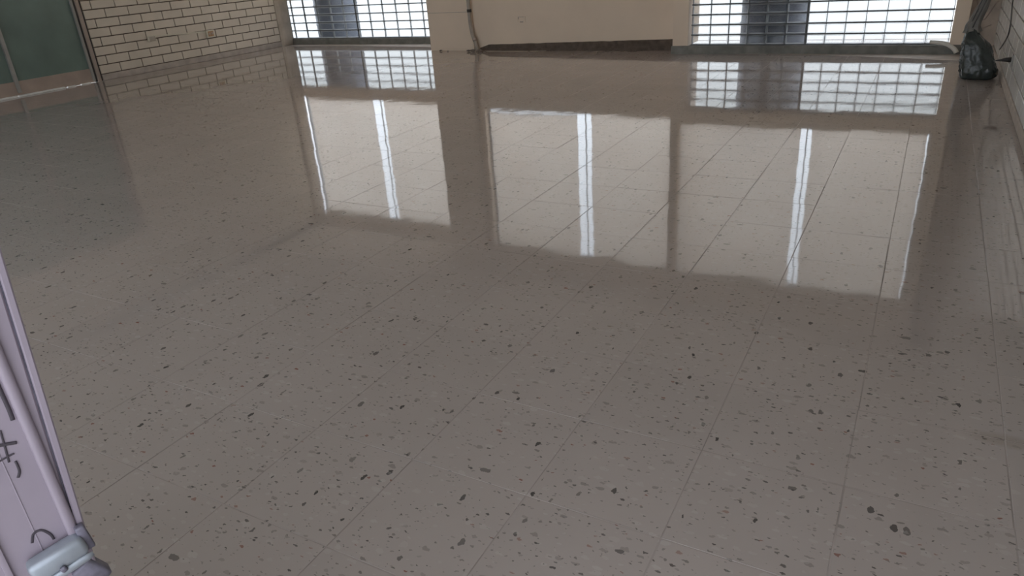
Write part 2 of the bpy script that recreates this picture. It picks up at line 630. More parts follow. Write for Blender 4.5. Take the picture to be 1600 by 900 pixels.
# right bay
yb = YB_R
bs += [((-3.05, yb - 0.02, 0.10), (-2.84, yb + 0.5, 0.94)), ((-3.05, yb - 0.02, 0.94), (-2.94, yb + 0.3, HC)), ((-2.84, yb, 0.742), (0.23, yb + T, WR[2])), ((-2.95, yb, WR[3]), (0.23, yb + T, HC))]
bs += [((0.22, yb - 0.02, 0), (0.365, yb + T, HC))]
wb = obj('wall_back', boxes(*bs), M['plaster'])
tag(wb, 'cream plastered far wall stepped around piers and windows', 'wall', 'structure')
obj('corner_plaster', boxes(((0.365, yb + 0.12, 0), (XR + 0.02, yb + 0.32, HC))), M['plaster_old'], wb)['label'] = 'brownish stained plaster in the right corner'
# projecting sill ledges above the low glass
for nm, (x0, x1, y, z0, z1) in {'a': (XL + 0.06, -7.25, YB_L, 0.84, 0.90), 'b': (-2.84, 0.2, YB_R, 0.755, 0.80)}.items():
    obj('ledge', boxes(((x0, y - 0.04, z0), (x1, y + 0.01, z1)), bevel=0.006), M['plaster'], wb)
# thin horizontal paint step on the pier
obj('paint_seam', boxes(((-7.235, YB_M - 0.034, 0.583), (-6.47, YB_M - 0.029, 0.589))), M['plaster_old'], wb)

# kerbs
def rough_kerb(name, x0, x1, y0, y1, z, label, mat):
    bm = bmesh.new()
    n = 40
    sec = []
    for i in range(n + 1):
        x = x0 + (x1 - x0) * i / n
        j = 0.006 * mnoise.noise((x * 3.1, 0.5, 2)) + 0.003 * mnoise.noise((x * 11, 4, 2))
        k = 0.012 * mnoise.noise((x * 2.3, 7.5, 1))
        sec.append([bm.verts.new(v) for v in ((x, y0 + k - 0.01, 0), (x, y0 + k * .6, z * 0.5), (x, y0 + k * .3 + 0.004, z - 0.012 + j), (x, y0 + 0.016, z + j * 0.5), (x, y1, z), (x, y1, 0))])
    for i in range(n):
        for k in range(5):
            bm.faces.new((sec[i][k], sec[i][k + 1], sec[i + 1][k + 1], sec[i + 1][k]))
    bm.faces.new(sec[0])
    bm.faces.new(sec[-1][::-1])
    return tag(obj(name, bm, mat, smooth=True), label, 'kerb', 'structure')


rough_kerb('trim_2', XL + 0.06, -7.24, YB_L - 0.02, YB_L + T, 0.108, 'grey concrete kerb under the left glass-block window', M['kerb'])
rough_kerb('trim_3', -3.06, 0.36, YB_R - 0.05, YB_R + T, 0.10, 'grey concrete kerb under the right glass-block window', M['kerb'])

# dark rough strip at the foot of the middle wall, higher towards the right
bm = bmesh.new()
n = 60
sec = []
for i in range(n + 1):
    t = i / n
    x = -6.30 + t * (6.30 - 3.055)
    zt = 0.086 + 0.066 * t + 0.006 * mnoise.noise((x * 6, 1, 1))
    if t < 0.05:
        zt *= 0.5 + 10 * t
    yf = YB_M - 0.02 - 0.012 * t - 0.02 * max(0, mnoise.noise((x * 2.5, 3, 1)))
    sec.append([bm.verts.new(v) for v in ((x, yf - 0.012, 0), (x, yf, zt * 0.6), (x, yf + 0.008, zt), (x, YB_M + 0.01, zt), (x, YB_M + 0.01, 0))])
for i in range(n):
    for k in range(4):
        bm.faces.new((sec[i][k], sec[i][k + 1], sec[i + 1][k + 1], sec[i + 1][k]))
bm.faces.new(sec[0]); bm.faces.new(sec[-1][::-1])
tag(obj('baseboard_back', bm, M['skirt'], smooth=True), 'dark brown rough strip where the skirting is missing along the middle wall', 'baseboard', 'structure')

# cement smears on the floor by the walls
def smear(name, poly, label, z=0.0022):
    bm = bmesh.new()
    pts = []
    m_ = len(poly)
    for i in range(m_):
        a, b = Vector(poly[i] + (0,)), Vector(poly[(i + 1) % m_] + (0,))
        k = max(1, int((b - a).length / 0.08))
        for j in range(k):
            p = a.lerp(b, j / k)
            q = 0.025 * mnoise.noise((p.x * 5, p.y * 5, 3))
            pts.append((p.x, p.y + q, -0.001))
    prism(bm, pts, (0, 0, z + 0.001))
    o_ = obj(name, bm, M['cement'], floor)
    o_['label'] = label
    return o_


smear('cement_smear', [(-2.3, 10.03), (-1.4, 9.95), (-0.7, 9.83), (-0.1, 9.66), (0.3, 9.52), (0.42, 9.6), (0.40, 10.03)], 'dull dry cement patch along the right kerb')
smear('cement_smear', [(-11.15, 10.95), (-9.5, 10.98), (-7.9, 10.82), (-7.3, 10.72), (-7.3, 11.18), (-11.15, 11.19)], 'dull dry cement patch along the left kerb')
smear('cement_smear', [(-6.1, 10.20), (-5.3, 10.24), (-5.1, 10.31), (-6.2, 10.32)], 'dull dry cement patch under the middle wall')

# ceiling and front wall (behind the camera) with windows and doorway added for daylight
tag(obj('ceiling', boxes(((XL - 0.2, YN - 0.2, HC), (XR + 0.2, YB_L + 0.2, HC + 0.15))), M['ceiling']), 'plain cream ceiling above the room', 'ceiling', 'structure')
FW = [(-11.0 + i * 2.46, -11.0 + i * 2.46 + 2.28) for i in range(4)]
FZ0, FZ1 = 0.95, 3.35
bs = [((XL, YN - 0.2, 0), (-1.0, YN, FZ0)), ((XL, YN - 0.2, FZ1), (XR, YN, HC)), ((-1.0, YN - 0.2, 2.6), (XR, YN, FZ1))]
xs = [XL] + [v for a in FW for v in a] + [-1.0]
for i in range(0, len(xs), 2):
    bs.append(((xs[i], YN - 0.2, FZ0), (xs[i + 1], YN, FZ1)))
tag(obj('wall_front', boxes(*bs), M['plaster']), 'cream front wall behind the viewer with windows and doorway added for daylight', 'wall', 'structure')


def upper_window(name, x0, x1, z0, z1, y, splits, label):
    w_ = empty(name, ((x0 + x1) / 2, y, z0))
    tag(w_, label, 'window', 'structure')
    base = Vector(w_.location)
    def loc(bm):
        bmesh.ops.translate(bm, verts=bm.verts, vec=-base)
        return bm
    f = 0.035
    obj('window_frame', loc(boxes(((x0, y - 0.025, z0), (x0 + f, y + 0.025, z1)), ((x1 - f, y - 0.025, z0), (x1, y + 0.025, z1)), ((x0 + f, y - 0.025, z0), (x1 - f, y + 0.025, z0 + f)), ((x0 + f, y - 0.025, z1 - f), (x1 - f, y + 0.025, z1)))), M['frame'], w_)
    xs_ = [x0 + f] + splits + [x1 - f]
    for s in splits:
        obj('mullion', loc(boxes(((s - 0.007, y - 0.012, z0 + f), (s + 0.007, y + 0.012, z1 - f)))), M['frame'], w_)
    for i in range(len(xs_) - 1):
        obj('pane', loc(boxes(((xs_[i], y - 0.002, z0 + f), (xs_[i + 1], y + 0.002, z1 - f)))), M['glass_pane'], w_)
    return w_


upper_window('window_1', WL[0], WL[1], WL[2], WL[3], YB_L + 0.13, [-9.3], 'upper left window behind cream blinds, seen mirrored in the floor')
upper_window('window_2', WM[0], WM[1], WM[2], WM[3], YB_M + 0.13, [-4.55], 'upper middle window behind cream blinds, seen mirrored in the floor')
upper_window('window_3', WR[0], WR[1], WR[2], WR[3], YB_R + 0.13, [-1.23], 'upper right window behind cream blinds, seen mirrored in the floor')
for i, (a, b) in enumerate(FW):  # unseen front windows, added to let daylight into the room
    upper_window('window_%d' % (6 + i), a, b, FZ0, FZ1, YN - 0.1, [(a + b) / 2], 'unseen front wall window added for daylight behind the viewer, number %s from the left wall' % ['one', 'two', 'three', 'four'][i])


# ------------------------------------------------------------------ low glass-block windows
def block_mesh(wd, ht):
    bm = bmesh.new()
    d, r, s = 0.035, 0.016, 0.008
    def ring(i, y):
        return [bm.verts.new((x, y, z)) for x, z in ((-wd / 2 + i, -ht / 2 + i), (wd / 2 - i, -ht / 2 + i), (wd / 2 - i, ht / 2 - i), (-wd / 2 + i, ht / 2 - i))]
    a = ring(0, 0.0)
    b = ring(r * 0.45, -s)
    c = ring(r, -s * 0.3)
    for p, q in ((a, b), (b, c)):
        for i in range(4):
            bm.faces.new((p[i], p[(i + 1) % 4], q[(i + 1) % 4], q[i])).material_index = 1
    bm.faces.new(c).material_index = 0
    e = ring(0, d)
    for i in range(4):
        bm.faces.new((a[i], e[i], e[(i + 1) % 4], a[(i + 1) % 4])).material_index = 1
    return mesh_of('glass_block', bm, [M['block_pane'], M['block_rim']])


def glass_wall(name, xs_, zs_, y, label, posts):
    w_ = empty(name, ((xs_[0] + xs_[-1]) / 2, y, zs_[0]))
    tag(w_, label, 'window', 'structure')
    base = Vector(w_.location)
    def loc(bm):
        bmesh.ops.translate(bm, verts=bm.verts, vec=-base)
        return bm
    hb, vb = 0.008, 0.003
    cache = {}
    for z in zs_:
        obj('cross_bar', loc(boxes(((xs_[0] - 0.01, y - 0.012, z - hb), (xs_[-1] + 0.01, y + 0.03, z + hb)))), M['steel_bar'], w_)
    for x in xs_:
        p = x in posts
        bw = 0.012 if p else vb
        obj('mullion' if p else 'upright_bar', loc(boxes(((x - bw, y - (0.02 if p else 0.006), zs_[0]), (x + bw, y + 0.03, zs_[-1])))), M['steel_bar'], w_)
    for i in range(len(xs_) - 1):
        for j in range(len(zs_) - 1):
            wd, ht = xs_[i + 1] - xs_[i] - 2 * vb, zs_[j + 1] - zs_[j] - 2 * hb
            key = (round(wd, 3), round(ht, 3))
            if key not in cache:
                cache[key] = block_mesh(wd, ht)
            link('glass_block', cache[key], w_, Vector(((xs_[i] + xs_[i + 1]) / 2, y, (zs_[j] + zs_[j + 1]) / 2)) - base)
    return w_


xl = [-11.19, -11.13] + [-10.81, -10.47, -10.13, -9.81, -9.50, -9.19, -8.88, -8.575, -8.28, -7.985, -7.69, -7.40]
xl = xl[1:]
xl[0] = -11.13
xl = [-11.235] + xl
zl = [0.112 + 0.1435 * i for i in range(6)]
glass_wall('window_4', xl, zl, YB_L + 0.03, 'low window of rectangular glass blocks at the far left', (-9.50,))
xr = [-2.80 + 0.24 * i for i in range(6)] + [-1.357] + [-1.357 + 0.2205 * i for i in range(1, 7)] + [0.205]
zr = [0.106 + 0.126 * i for i in range(6)]
glass_wall('window_5', xr, zr, YB_R + 0.03, 'low window of rectangular glass blocks at the far right', (-1.357,))

# ------------------------------------------------------------------ blinds on the upper windows
def blind(x0, x1, z0, z1, y, label):
    b_ = empty('window_blind', ((x0 + x1) / 2, y, z1))
    tag(b_, label, 'blind', group='cream blinds on the far windows')
    bm = bmesh.new()
    nx, nz = 14, 10
    base = Vector(b_.location)
    g = []
    for i in range(nx + 1):
        col = []
        for j in range(nz + 1):
            x = x0 + (x1 - x0) * i / nx
            z = z0 + (z1 - 0.04 - z0) * j / nz
            xe = 0.014 * mnoise.noise((x0 * 3, z * 2.2, 1)) if i in (0, nx) else 0
            col.append(bm.verts.new(Vector((x + xe, y + 0.006 * mnoise.noise((x * 2, z * 1.5, 5)), z)) - base))
        g.append(col)
    for i in range(nx):
        for j in range(nz):
            bm.faces.new((g[i][j], g[i + 1][j], g[i + 1][j + 1], g[i][j + 1]))
    obj('cloth', bm, M['blind'], b_, smooth=True)
    obj('head_rail', boxes((Vector((x0, y - 0.02, z1 - 0.045)) - base, Vector((x1, y + 0.02, z1)) - base), bevel=0.004), M['ivory'], b_)
    obj('bottom_bar', boxes((Vector((x0, y - 0.006, z0 - 0.012)) - base, Vector((x1, y + 0.006, z0 + 0.012)) - base), bevel=0.003), M['ivory'], b_)


blind(-11.12, -9.42, WL[2] + 0.02, WL[3], YB_L + 0.06, 'cream blind left of the gap in the upper left window')
blind(-9.17, -7.46, WL[2] + 0.02, WL[3], YB_L + 0.06, 'cream blind right of the gap in the upper left window')
blind(-6.25, -4.66, WM[2] + 0.055, WM[3], YB_M + 0.06, 'cream blind left of the gap in the upper middle window')
blind(-4.43, -3.08, WM[2] + 0.016, WM[3], YB_M + 0.06, 'cream blind right of the gap in the upper middle window')
blind(-2.93, -1.30, WR[2] + 0.016, WR[3], YB_R + 0.06, 'cream blind left of the gap in the upper right window')
blind(-1.16, 0.17, WR[2] + 0.016, WR[3], YB_R + 0.06, 'cream blind right of the gap in the upper right window')

# ------------------------------------------------------------------ teal partition in the left wall
d1 = empty('door_1', (XL, 5.2, 0))
tag(d1, 'teal panelled door partition with pale mullion in the left wall', 'door', 'structure')
def dl(*bs, bevel=0.0):
    bm = boxes(*bs, bevel=bevel)
    bmesh.ops.translate(bm, verts=bm.verts, vec=(-XL, -5.2, 0))
    return bm
ys = [3.3, 4.58, 5.815, 6.97]
for a, b in zip(ys[:-1], ys[1:]):
    obj('panel', dl(((XL - 0.05, a, 0.2), (XL - 0.03, b, 2.46))), M['teal'], d1)
    obj('bottom_rail', dl(((XL - 0.045, a, 0.02), (XL - 0.018, b - 0.001, 0.205)), bevel=0.003), M['rail'], d1)
for y in ys[1:-1]:
    obj('mullion', dl(((XL - 0.05, y - 0.025, 0.05), (XL + 0.005, y + 0.025, 2.46)), bevel=0.004), M['alu'], d1)
obj('light_stop', dl(((XL - 0.06, 3.3, 0.0), (XL - 0.02, 6.97, 0.03))), M['rail'], d1)  # box added under the rails to block light leaking in
obj('threshold_light_leak', dl(((XL - 0.02, 3.3, 0.0), (XL + 0.03, 5.75, 0.022)), ((XL - 0.02, 5.77, 0.0), (XL + 0.03, 6.45, 0.02)), ((XL - 0.02, 6.5, 0.0), (XL + 0.02, 6.62, 0.016)), ((XL - 0.02, 6.72, 0.0), (XL + 0.02, 6.86, 0.014)), bevel=0.003), M['light_leak'], d1)  # white threshold strips, painted to stand in for light leaking under the door
obj('side_strip', dl(((XL - 0.03, 6.93, 0.02), (XL + 0.004, 6.965, 2.46)), bevel=0.003), M['alu'], d1)
obj('dark_seal', dl(((XL - 0.04, 6.965, 0.0), (XL + 0.0, 6.995, 2.46))), M['dark_alu'], d1)
obj('jamb', dl(((XL - 0.06, 6.995, 0.0), (XL + 0.03, 7.045, 2.5)), bevel=0.006), M['rail'], d1)
obj('jamb_shadow_gap', dl(((XL - 0.06, 7.045, 0.0), (XL + 0.002, 7.075, 2.5))), M['dark_alu'], d1)
obj('head', dl(((XL - 0.06, 3.3, 2.46), (XL + 0.02, 7.045, 2.5))), M['rail'], d1)

# ------------------------------------------------------------------ near metal door leaf at the lower left
def leaf_dir(px, py):
    return fw + RX * ((px - 800) / FPX) + DN * ((py - 450) / FPX)
d_ = leaf_dir(58, 692); d_.z = 0
E0 = d_.normalized() * 0.80                                      # inner bead of the closing edge
HNG = Vector((-0.97, -0.33, 0))
u = (HNG - E0); LW_ = u.length; u.normalize()                    # from the closing edge towards the hinge
nrm = u.cross(Vector((0, 0, 1)))
if nrm.dot(-E0) < 0:
    nrm = -nrm
d2 = empty('door_2', E0)
tag(d2, 'pale pink-lilac metal door leaf with latch, ajar at the lower left', 'door', 'structure')
def dp(a, b, z):
    """a: along the leaf from its bead, b: towards the viewer, z: height"""
    return u * a + nrm * b + Vector((0, 0, z))
def on_leaf(px, py, b=0.0):
    d = leaf_dir(px, py)
    o_ = Vector((0, 0, CAM_H)) - E0
    t_ = (b - o_.dot(nrm)) / d.dot(nrm)
    p_ = o_ + d * t_
    return p_.dot(u), p_.z
def dbox(a0, a1, b0, b1, z0, z1, bevel=0.0):
    bm = bmesh.new()
    add_box(bm, (a0, b0, z0), (a1, b1, z1), bevel)
    for v in bm.verts:
        v.co = dp(*v.co)
    return bm
# the bent sheet edge of the leaf widens upwards
(ea1, ez1), (ea0, ez0) = on_leaf(53, 560, 0.0), on_leaf(145, 862, 0.0)
def edge_a(z):
    return ea0 + (ea1 - ea0) * (max(0.55, min(1.45, z)) - ez0) / (ez1 - ez0)
def edge_strip(f0, f1, b0, b1, g0=0.0, g1=0.0):
    """strip of the closing edge; f: fraction from the outer edge (0) to the bead (1), g: offset in metres"""
    bm = bmesh.new()
    rows = []
    for z in (0.06, 0.55, 0.8, 1.0, 1.2, 1.45, 2.1):
        e_ = edge_a(z)
        x0_, x1_ = e_ * (1 - f0) + g0, e_ * (1 - f1) + g1
        c_ = min(0.0015, abs(x1_ - x0_) * 0.3)
        rows.append([bm.verts.new(dp(*q, z)) for q in ((x0_, b0), (x0_, b1 - c_), (x0_ + c_, b1), (x1_ - c_, b1), (x1_, b1 - c_), (x1_, b0))])
    for i in range(len(rows) - 1):
        for k in range(6):
            bm.faces.new((rows[i][k], rows[i][(k + 1) % 6], rows[i + 1][(k + 1) % 6], rows[i + 1][k]))
    bm.faces.new(rows[0]); bm.faces.new(rows[-1][::-1])
    return bm
obj('stile', edge_strip(0.0, 1.0, -0.02, 0.0, 0.009, 0.002), M['door_paint'], d2)
obj('edge_lip', edge_strip(0.0, 0.0, -0.018, 0.004, 0.0, 0.0075), M['door_paint'], d2)
obj('edge_groove', edge_strip(0.0, 0.0, -0.018, -0.002, 0.007, 0.0095), M['latch_dark'], d2)
obj('stile_bead', dbox(-0.004, 0.007, -0.02, 0.007, 0.06, 2.1, 0.004), M['door_paint'], d2, True)
obj('panel', dbox(0.004, LW_ - 0.05, -0.016, -0.002, 0.06, 2.1), M['door_paint'], d2)
obj('stile', dbox(LW_ - 0.05, LW_, -0.02, 0.006, 0.06, 2.1, 0.004), M['door_paint'], d2, True)

# ---- latch, placed by the heights read off the photograph (z about 0.80 to 0.87)
for nm_, px_, wd_, hh_ in (('panel_seam', (32, 784), 0.0007, 0.0006), ('panel_ridge', (6, 880), 0.003, 0.004)):
    a_, _z = on_leaf(*px_, -0.002)
    obj(nm_, dbox(a_ - wd_, a_ + wd_, -0.004, -0.002 + hh_, 0.10, 2.06, 0.0004), M['door_paint'], d2, True)
def leaf_bar(px0, px1, r, b, mats, name, parent, flat=0.6, n=12):
    (a0, z0), (a1, z1) = on_leaf(*px0, b), on_leaf(*px1, b)
    bm = bmesh.new()
    pts = []
    rs = []
    for k in range(9):
        t_ = k / 8
        pts.append(Vector((a0 + (a1 - a0) * t_, b, z0 + (z1 - z0) * t_)))
        rs.append(r * (0.55 if k in (0, 8) else (0.9 if k in (1, 7) else 1.0)))
    tube(bm, pts, rs, n)
    for v in bm.verts:
        c = v.co.copy()
        c.y = b + (c.y - b) * flat
        v.co = dp(*c)
    return obj(name, bm, mats, parent, True)
def leaf_block(px0, px1, half, b0, b1, mats, name, parent, bevel=0.004):
    """a bevelled bar lying on the leaf between two pixels of the photograph"""
    (a0, z0), (a1, z1) = on_leaf(*px0, b0), on_leaf(*px1, b0)
    p0, p1 = Vector((a0, 0, z0)), Vector((a1, 0, z1))
    ln_ = (p1 - p0).length
    ex = (p1 - p0) / ln_
    ez = Vector((-ex.z, 0, ex.x))
    bm = bmesh.new()
    add_box(bm, (0, b0, -half), (ln_, b1, half), bevel)
    for v in bm.verts:
        q = p0 + ex * v.co.x + ez * v.co.z
        v.co = dp(q.x, v.co.y, q.z)
    return obj(name, bm, mats, parent, True)
latch = leaf_block((44, 888), (128, 836), 0.0125, 0.0, 0.022, M['latch_grey'], 'latch', d2, 0.006)
latch['label'] = 'grey metal latch body'
leaf_bar((70, 915), (146, 864), 0.005, 0.020, M['latch_grey'], 'latch_bolt', latch)
leaf_block((118, 872), (158, 893), 0.012, -0.012, 0.008, M['latch_dark'], 'latch_keep', latch, 0.004)
leaf_block((120, 818), (140, 850), 0.005, 0.004, 0.014, M['latch_dark'], 'latch_plate', latch, 0.002)
leaf_bar((96, 893), (104, 886), 0.004, 0.024, M['latch_dark'], 'key_slot', latch)
def strokes(name, px_list, r):
    bm = bmesh.new()
    pts = [Vector((a, -0.0012, z)) for a, z in (on_leaf(x, y, -0.002) for x, y in px_list)]
    pts = spline(pts, 5)
    tube(bm, pts, r * 1.4, 6)
    for v in bm.verts:
        c = v.co.copy()
        c.y = -0.0012 + (c.y + 0.0012) * 0.25
        v.co = dp(*c)
    o_ = obj(name, bm, M['ink'], d2, True)
    return o_
strokes('scribble', [(-6, 596), (4, 618), (14, 640), (20, 656)], 0.0016)
strokes('scribble', [(-6, 697), (8, 694), (26, 691)], 0.0013)
strokes('scribble', [(0, 672), (8, 700), (14, 722)], 0.0008)
strokes('scribble', [(-4, 722), (10, 714), (22, 708)], 0.0007)
strokes('scribble', [(24, 720), (30, 735), (28, 746)], 0.0010)
strokes('scribble', [(50, 848), (52, 834), (64, 828), (78, 834), (84, 842)], 0.0010)

# ------------------------------------------------------------------ objects on the left wall
def wall_box(name, x, y0, y1, z0, z1, d, mat, label, cat):
    t_ = empty(name, (x, (y0 + y1) / 2, z0))
    tag(t_, label, cat)
    return t_, Vector(t_.location)
t_, b_ = wall_box('junction_box', XL + 0.014, 8.02, 8.15, 0.462, 0.545, 0.05, None, 'small ivory surface junction box on the left brick wall', 'junction box')
obj('box_body', boxes((Vector((0, -0.065, 0)), Vector((0.045, 0.065, 0.083))), bevel=0.006), M['ivory'], t_)
obj('cover', boxes((Vector((0.044, -0.058, 0.006)), Vector((0.050, 0.058, 0.077))), bevel=0.003), M['pvc'], t_)
bm = bmesh.new()
prism(bm, [(XL + 0.014, 8.15, 0.522), (XL + 0.014, 9.19, 0.470), (XL + 0.014, 9.19, 0.492), (XL + 0.014, 8.15, 0.546)], (0.016, 0, 0))
tag(obj('cable_raceway', bm, M['ivory']), 'thin ivory cable raceway joining two boxes on left brick wall', 'raceway')
t_ = empty('electrical_outlet', (XL + 0.014, 9.27, 0.375))
tag(t_, 'orange-stained outlet box at the end of the ivory raceway', 'outlet')
obj('box_body', boxes((Vector((0, -0.085, 0)), Vector((0.035, 0.085, 0.125))), bevel=0.005), M['ivory'], t_)
fp = obj('face_plate', boxes((Vector((0.034, -0.058, 0.022)), Vector((0.040, 0.058, 0.105))), bevel=0.003), M['orange'], t_)
for y in (-0.03, 0.03):
    obj('socket', boxes((Vector((0.039, y - 0.018, 0.05)), Vector((0.042, y + 0.018, 0.085))), bevel=0.002), M['rail'], fp)

# ------------------------------------------------------------------ objects on the middle wall
t_ = empty('wall_outlet', (-5.52, YB_M - 0.001, 0.415))
tag(t_, 'empty cream outlet box set in the middle wall', 'outlet')
obj('box_rim', boxes(((-0.066, -0.012, 0), (-0.058, 0.0, 0.085)), ((0.058, -0.012, 0), (0.066, 0.0, 0.085)), ((-0.058, -0.012, 0), (0.058, 0.0, 0.008)), ((-0.058, -0.012, 0.077), (0.058, 0.0, 0.085))), M['plaster'], t_)
obj('box_back', boxes(((-0.058, -0.004, 0.008), (0.058, 0.0, 0.077))), M['plaster'], t_)
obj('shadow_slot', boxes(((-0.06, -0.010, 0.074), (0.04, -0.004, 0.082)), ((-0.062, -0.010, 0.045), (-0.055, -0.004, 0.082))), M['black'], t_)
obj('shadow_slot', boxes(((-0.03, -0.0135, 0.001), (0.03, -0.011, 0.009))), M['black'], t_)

t_ = empty('wall_conduit', (-6.38, YB_M - 0.07, 0))
tag(t_, 'painted vertical conduit pipe bent at its foot beside the pier', 'pipe')
b_ = Vector(t_.location)
pts = spline([(-6.42, YB_M - 0.05, HC - 0.01), (-6.42, YB_M - 0.05, 1.4), (-6.42, YB_M - 0.055, 0.75), (-6.415, YB_M - 0.06, 0.45), (-6.39, YB_M - 0.065, 0.26), (-6.345, YB_M - 0.07, 0.15), (-6.325, YB_M - 0.07, 0.06), (-6.32, YB_M - 0.07, 0.0)], 6)
bm = bmesh.new(); tube(bm, [p - b_ for p in pts], 0.030, 12)
pp = obj('pipe', bm, M['pvc'], t_, True)
bm = bmesh.new(); tube(bm, [Vector((-6.42, YB_M - 0.055, 0.585)) - b_, Vector((-6.42, YB_M - 0.055, 0.63)) - b_], 0.036, 12)
obj('coupling', bm, M['black'], t_, True)
bm = bmesh.new(); tube(bm, [Vector((-6.36, YB_M - 0.068, 0.20)) - b_, Vector((-6.345, YB_M - 0.07, 0.155)) - b_], 0.037, 12)
obj('collar', bm, M['rail'], t_, True)
rs = random.Random(3)
for x, y, s, lab in ((-6.33, 10.17, 0.045, 'largest brown mortar lump, on the floor in front of the conduit foot'), (-6.43, 10.20, 0.033, 'brown mortar lump just left of the conduit foot'),
                     (-6.22, 10.20, 0.038, 'brown mortar lump just right of the conduit foot'), (-6.13, 10.19, 0.020, 'small mortar crumb furthest right of the conduit foot'),
                     (-7.0, 10.25, 0.024, 'flat mortar crumb at the left foot of the pier'), (-6.85, 10.24, 0.016, 'tiny mortar crumb at the middle foot of the pier'),
                     (-5.35, 10.22, 0.014, 'tiny mortar crumb on the floor below the empty outlet box'), (-4.2, 10.16, 0.014, 'tiny mortar crumb near the right end of the dark strip')):
    bm = bmesh.new()
    bmesh.ops.create_icosphere(bm, subdivisions=1, radius=1)
    for v in bm.verts:
        f_ = rs.uniform(0.7, 1.15)
        v.co = Vector((v.co.x * s * 1.25 * f_, v.co.y * s * f_, (v.co.z + 1) * 0.55 * s * f_))
    zmin = min(v.co.z for v in bm.verts)
    bmesh.ops.translate(bm, verts=bm.verts, vec=(0, 0, -zmin))
    o = obj('mortar_lump', bm, M['rubble'])
    o.location = (x, y, 0.0003)
    tag(o, lab, 'rubble', group='mortar lumps along the far wall')

# ------------------------------------------------------------------ right corner
# garbage bag
def bag_rings():
    #      z     x0     x1    depth
    return [(0.002, 0.335, 0.590, 0.20), (0.020, 0.312, 0.622, 0.25), (0.07, 0.300, 0.628, 0.27), (0.13, 0.298, 0.606, 0.27), (0.20, 0.292, 0.576, 0.25),
            (0.27, 0.288, 0.545, 0.23), (0.33, 0.286, 0.505, 0.20), (0.38, 0.288, 0.455, 0.16), (0.42, 0.296, 0.415, 0.12), (0.455, 0.315, 0.400, 0.09)]
gb = empty('garbage_bag', (0.45, 8.42, 0))
tag(gb, 'dark green plastic garbage bag standing in the far right corner', 'bag')
b_ = Vector(gb.location)
bm = bmesh.new()
rings = []
NB = 72
src = bag_rings()
zs_ = [r[0] for r in src]
for k in range(64):
    z = zs_[0] + (zs_[-1] - zs_[0]) * (k / 63) ** 1.1
    i = max(j for j in range(len(src)) if src[j][0] <= z + 1e-9)
    i2 = min(i + 1, len(src) - 1)
    t = 0 if i == i2 else (z - src[i][0]) / (src[i2][0] - src[i][0])
    x0, x1, dp_ = [src[i][q] + (src[i2][q] - src[i][q]) * t for q in (1, 2, 3)]
    rg = []
    for a in range(NB):
        th = 2 * math.pi * a / NB
        cx, cy = (x0 + x1) / 2, 8.42 + 0.05 * z
        c, s = math.cos(th), math.sin(th)
        fold = 0.98 + 0.10 * mnoise.noise((c * 2.2, s * 2.2, z * 8)) + 0.13 * (0.35 - abs(mnoise.noise((c * 3.5 + z * 5, s * 3.5, z * 13)))) + 0.07 * (0.3 - abs(mnoise.noise((c * 7 - z * 9, s * 7, z * 22 + 4))))
        sq = 1.0 / max(abs(c), abs(s)) ** 0.35
        rg.append(bm.verts.new(Vector((cx + (x1 - x0) / 2 * c * fold * min(sq, 1.1) * 0.97, cy + dp_ / 2 * s * fold * sq, z + 0.012 * mnoise.noise((c * 3, s * 3, z * 9)) * (1 if k > 2 else 0))) - b_))
    rings.append(rg)
for i in range(len(rings) - 1):
    for k in range(NB):
        bm.faces.new((rings[i][k], rings[i][(k + 1) % NB], rings[i + 1][(k + 1) % NB], rings[i + 1][k]))
bm.faces.new(rings[0][::-1]); bm.faces.new(rings[-1])
for v in bm.verts:
    v.co.x = min(v.co.x, XR - 0.04 - b_.x)
    v.co.z = max(v.co.z, 0.0012)
obj('bag_body', bm, M['bag'], gb, True)
# gathered neck and loose plastic tail
bm = bmesh.new()
path = spline([(0.355, 8.44, 0.43), (0.350, 8.45, 0.49), (0.372, 8.46, 0.56), (0.405, 8.48, 0.66), (0.435, 8.50, 0.76), (0.455, 8.51, 0.84)], 5)
rg0 = None
for k, p in enumerate(path):
    t = k / (len(path) - 1)
    wd = 0.068 * (1 - t) + 0.034 * t - 0.012 * math.sin(t * math.pi)
    rg = []
    for a in range(24):
        th = 2 * math.pi * a / 24
        f_ = 1 + 0.28 * math.sin(th * 6 + 3 * t) + 0.15 * mnoise.noise((math.cos(th) * 3, math.sin(th) * 3, t * 5))
        rg.append(bm.verts.new(p - b_ + Vector((math.cos(th) * wd * f_, math.sin(th) * wd * 0.8 * f_, 0.01 * math.sin(th * 3)))))
    if rg0:
        for a in range(24):
            bm.faces.new((rg0[a], rg0[(a + 1) % 24], rg[(a + 1) % 24], rg[a]))
    rg0 = rg
obj('bag_neck', bm, M['bag_tail'], gb, True)
# dark tubes standing in for the crease lines of folds in the tail
for p0, p1 in (((0.345, 8.40, 0.46), (0.470, 8.47, 0.86)), ((0.325, 8.41, 0.47), (0.425, 8.47, 0.86))):
    bm = bmesh.new(); tube(bm, [Vector(p0) - b_, Vector(p0).lerp(Vector(p1), 0.5) + Vector((-0.004, -0.01, 0)) - b_, Vector(p1) - b_], 0.004, 8)
    obj('fold_line', bm, M['cable'], gb, True)

# pale bent pipe resting on the right end of the kerb
bm = bmesh.new()
tube(bm, spline([(0.02, 10.02, 0.135), (0.10, 9.99, 0.132), (0.19, 9.96, 0.118), (0.27, 9.93, 0.07), (0.30, 9.92, 0.028)], 5), [0.022] * 5 + [0.024] * 10 + [0.026] * 6, 12)
tag(obj('plastic_pipe', bm, M['pale_pipe'], None, True), 'short pale bent plastic pipe resting on the right kerb end', 'pipe')

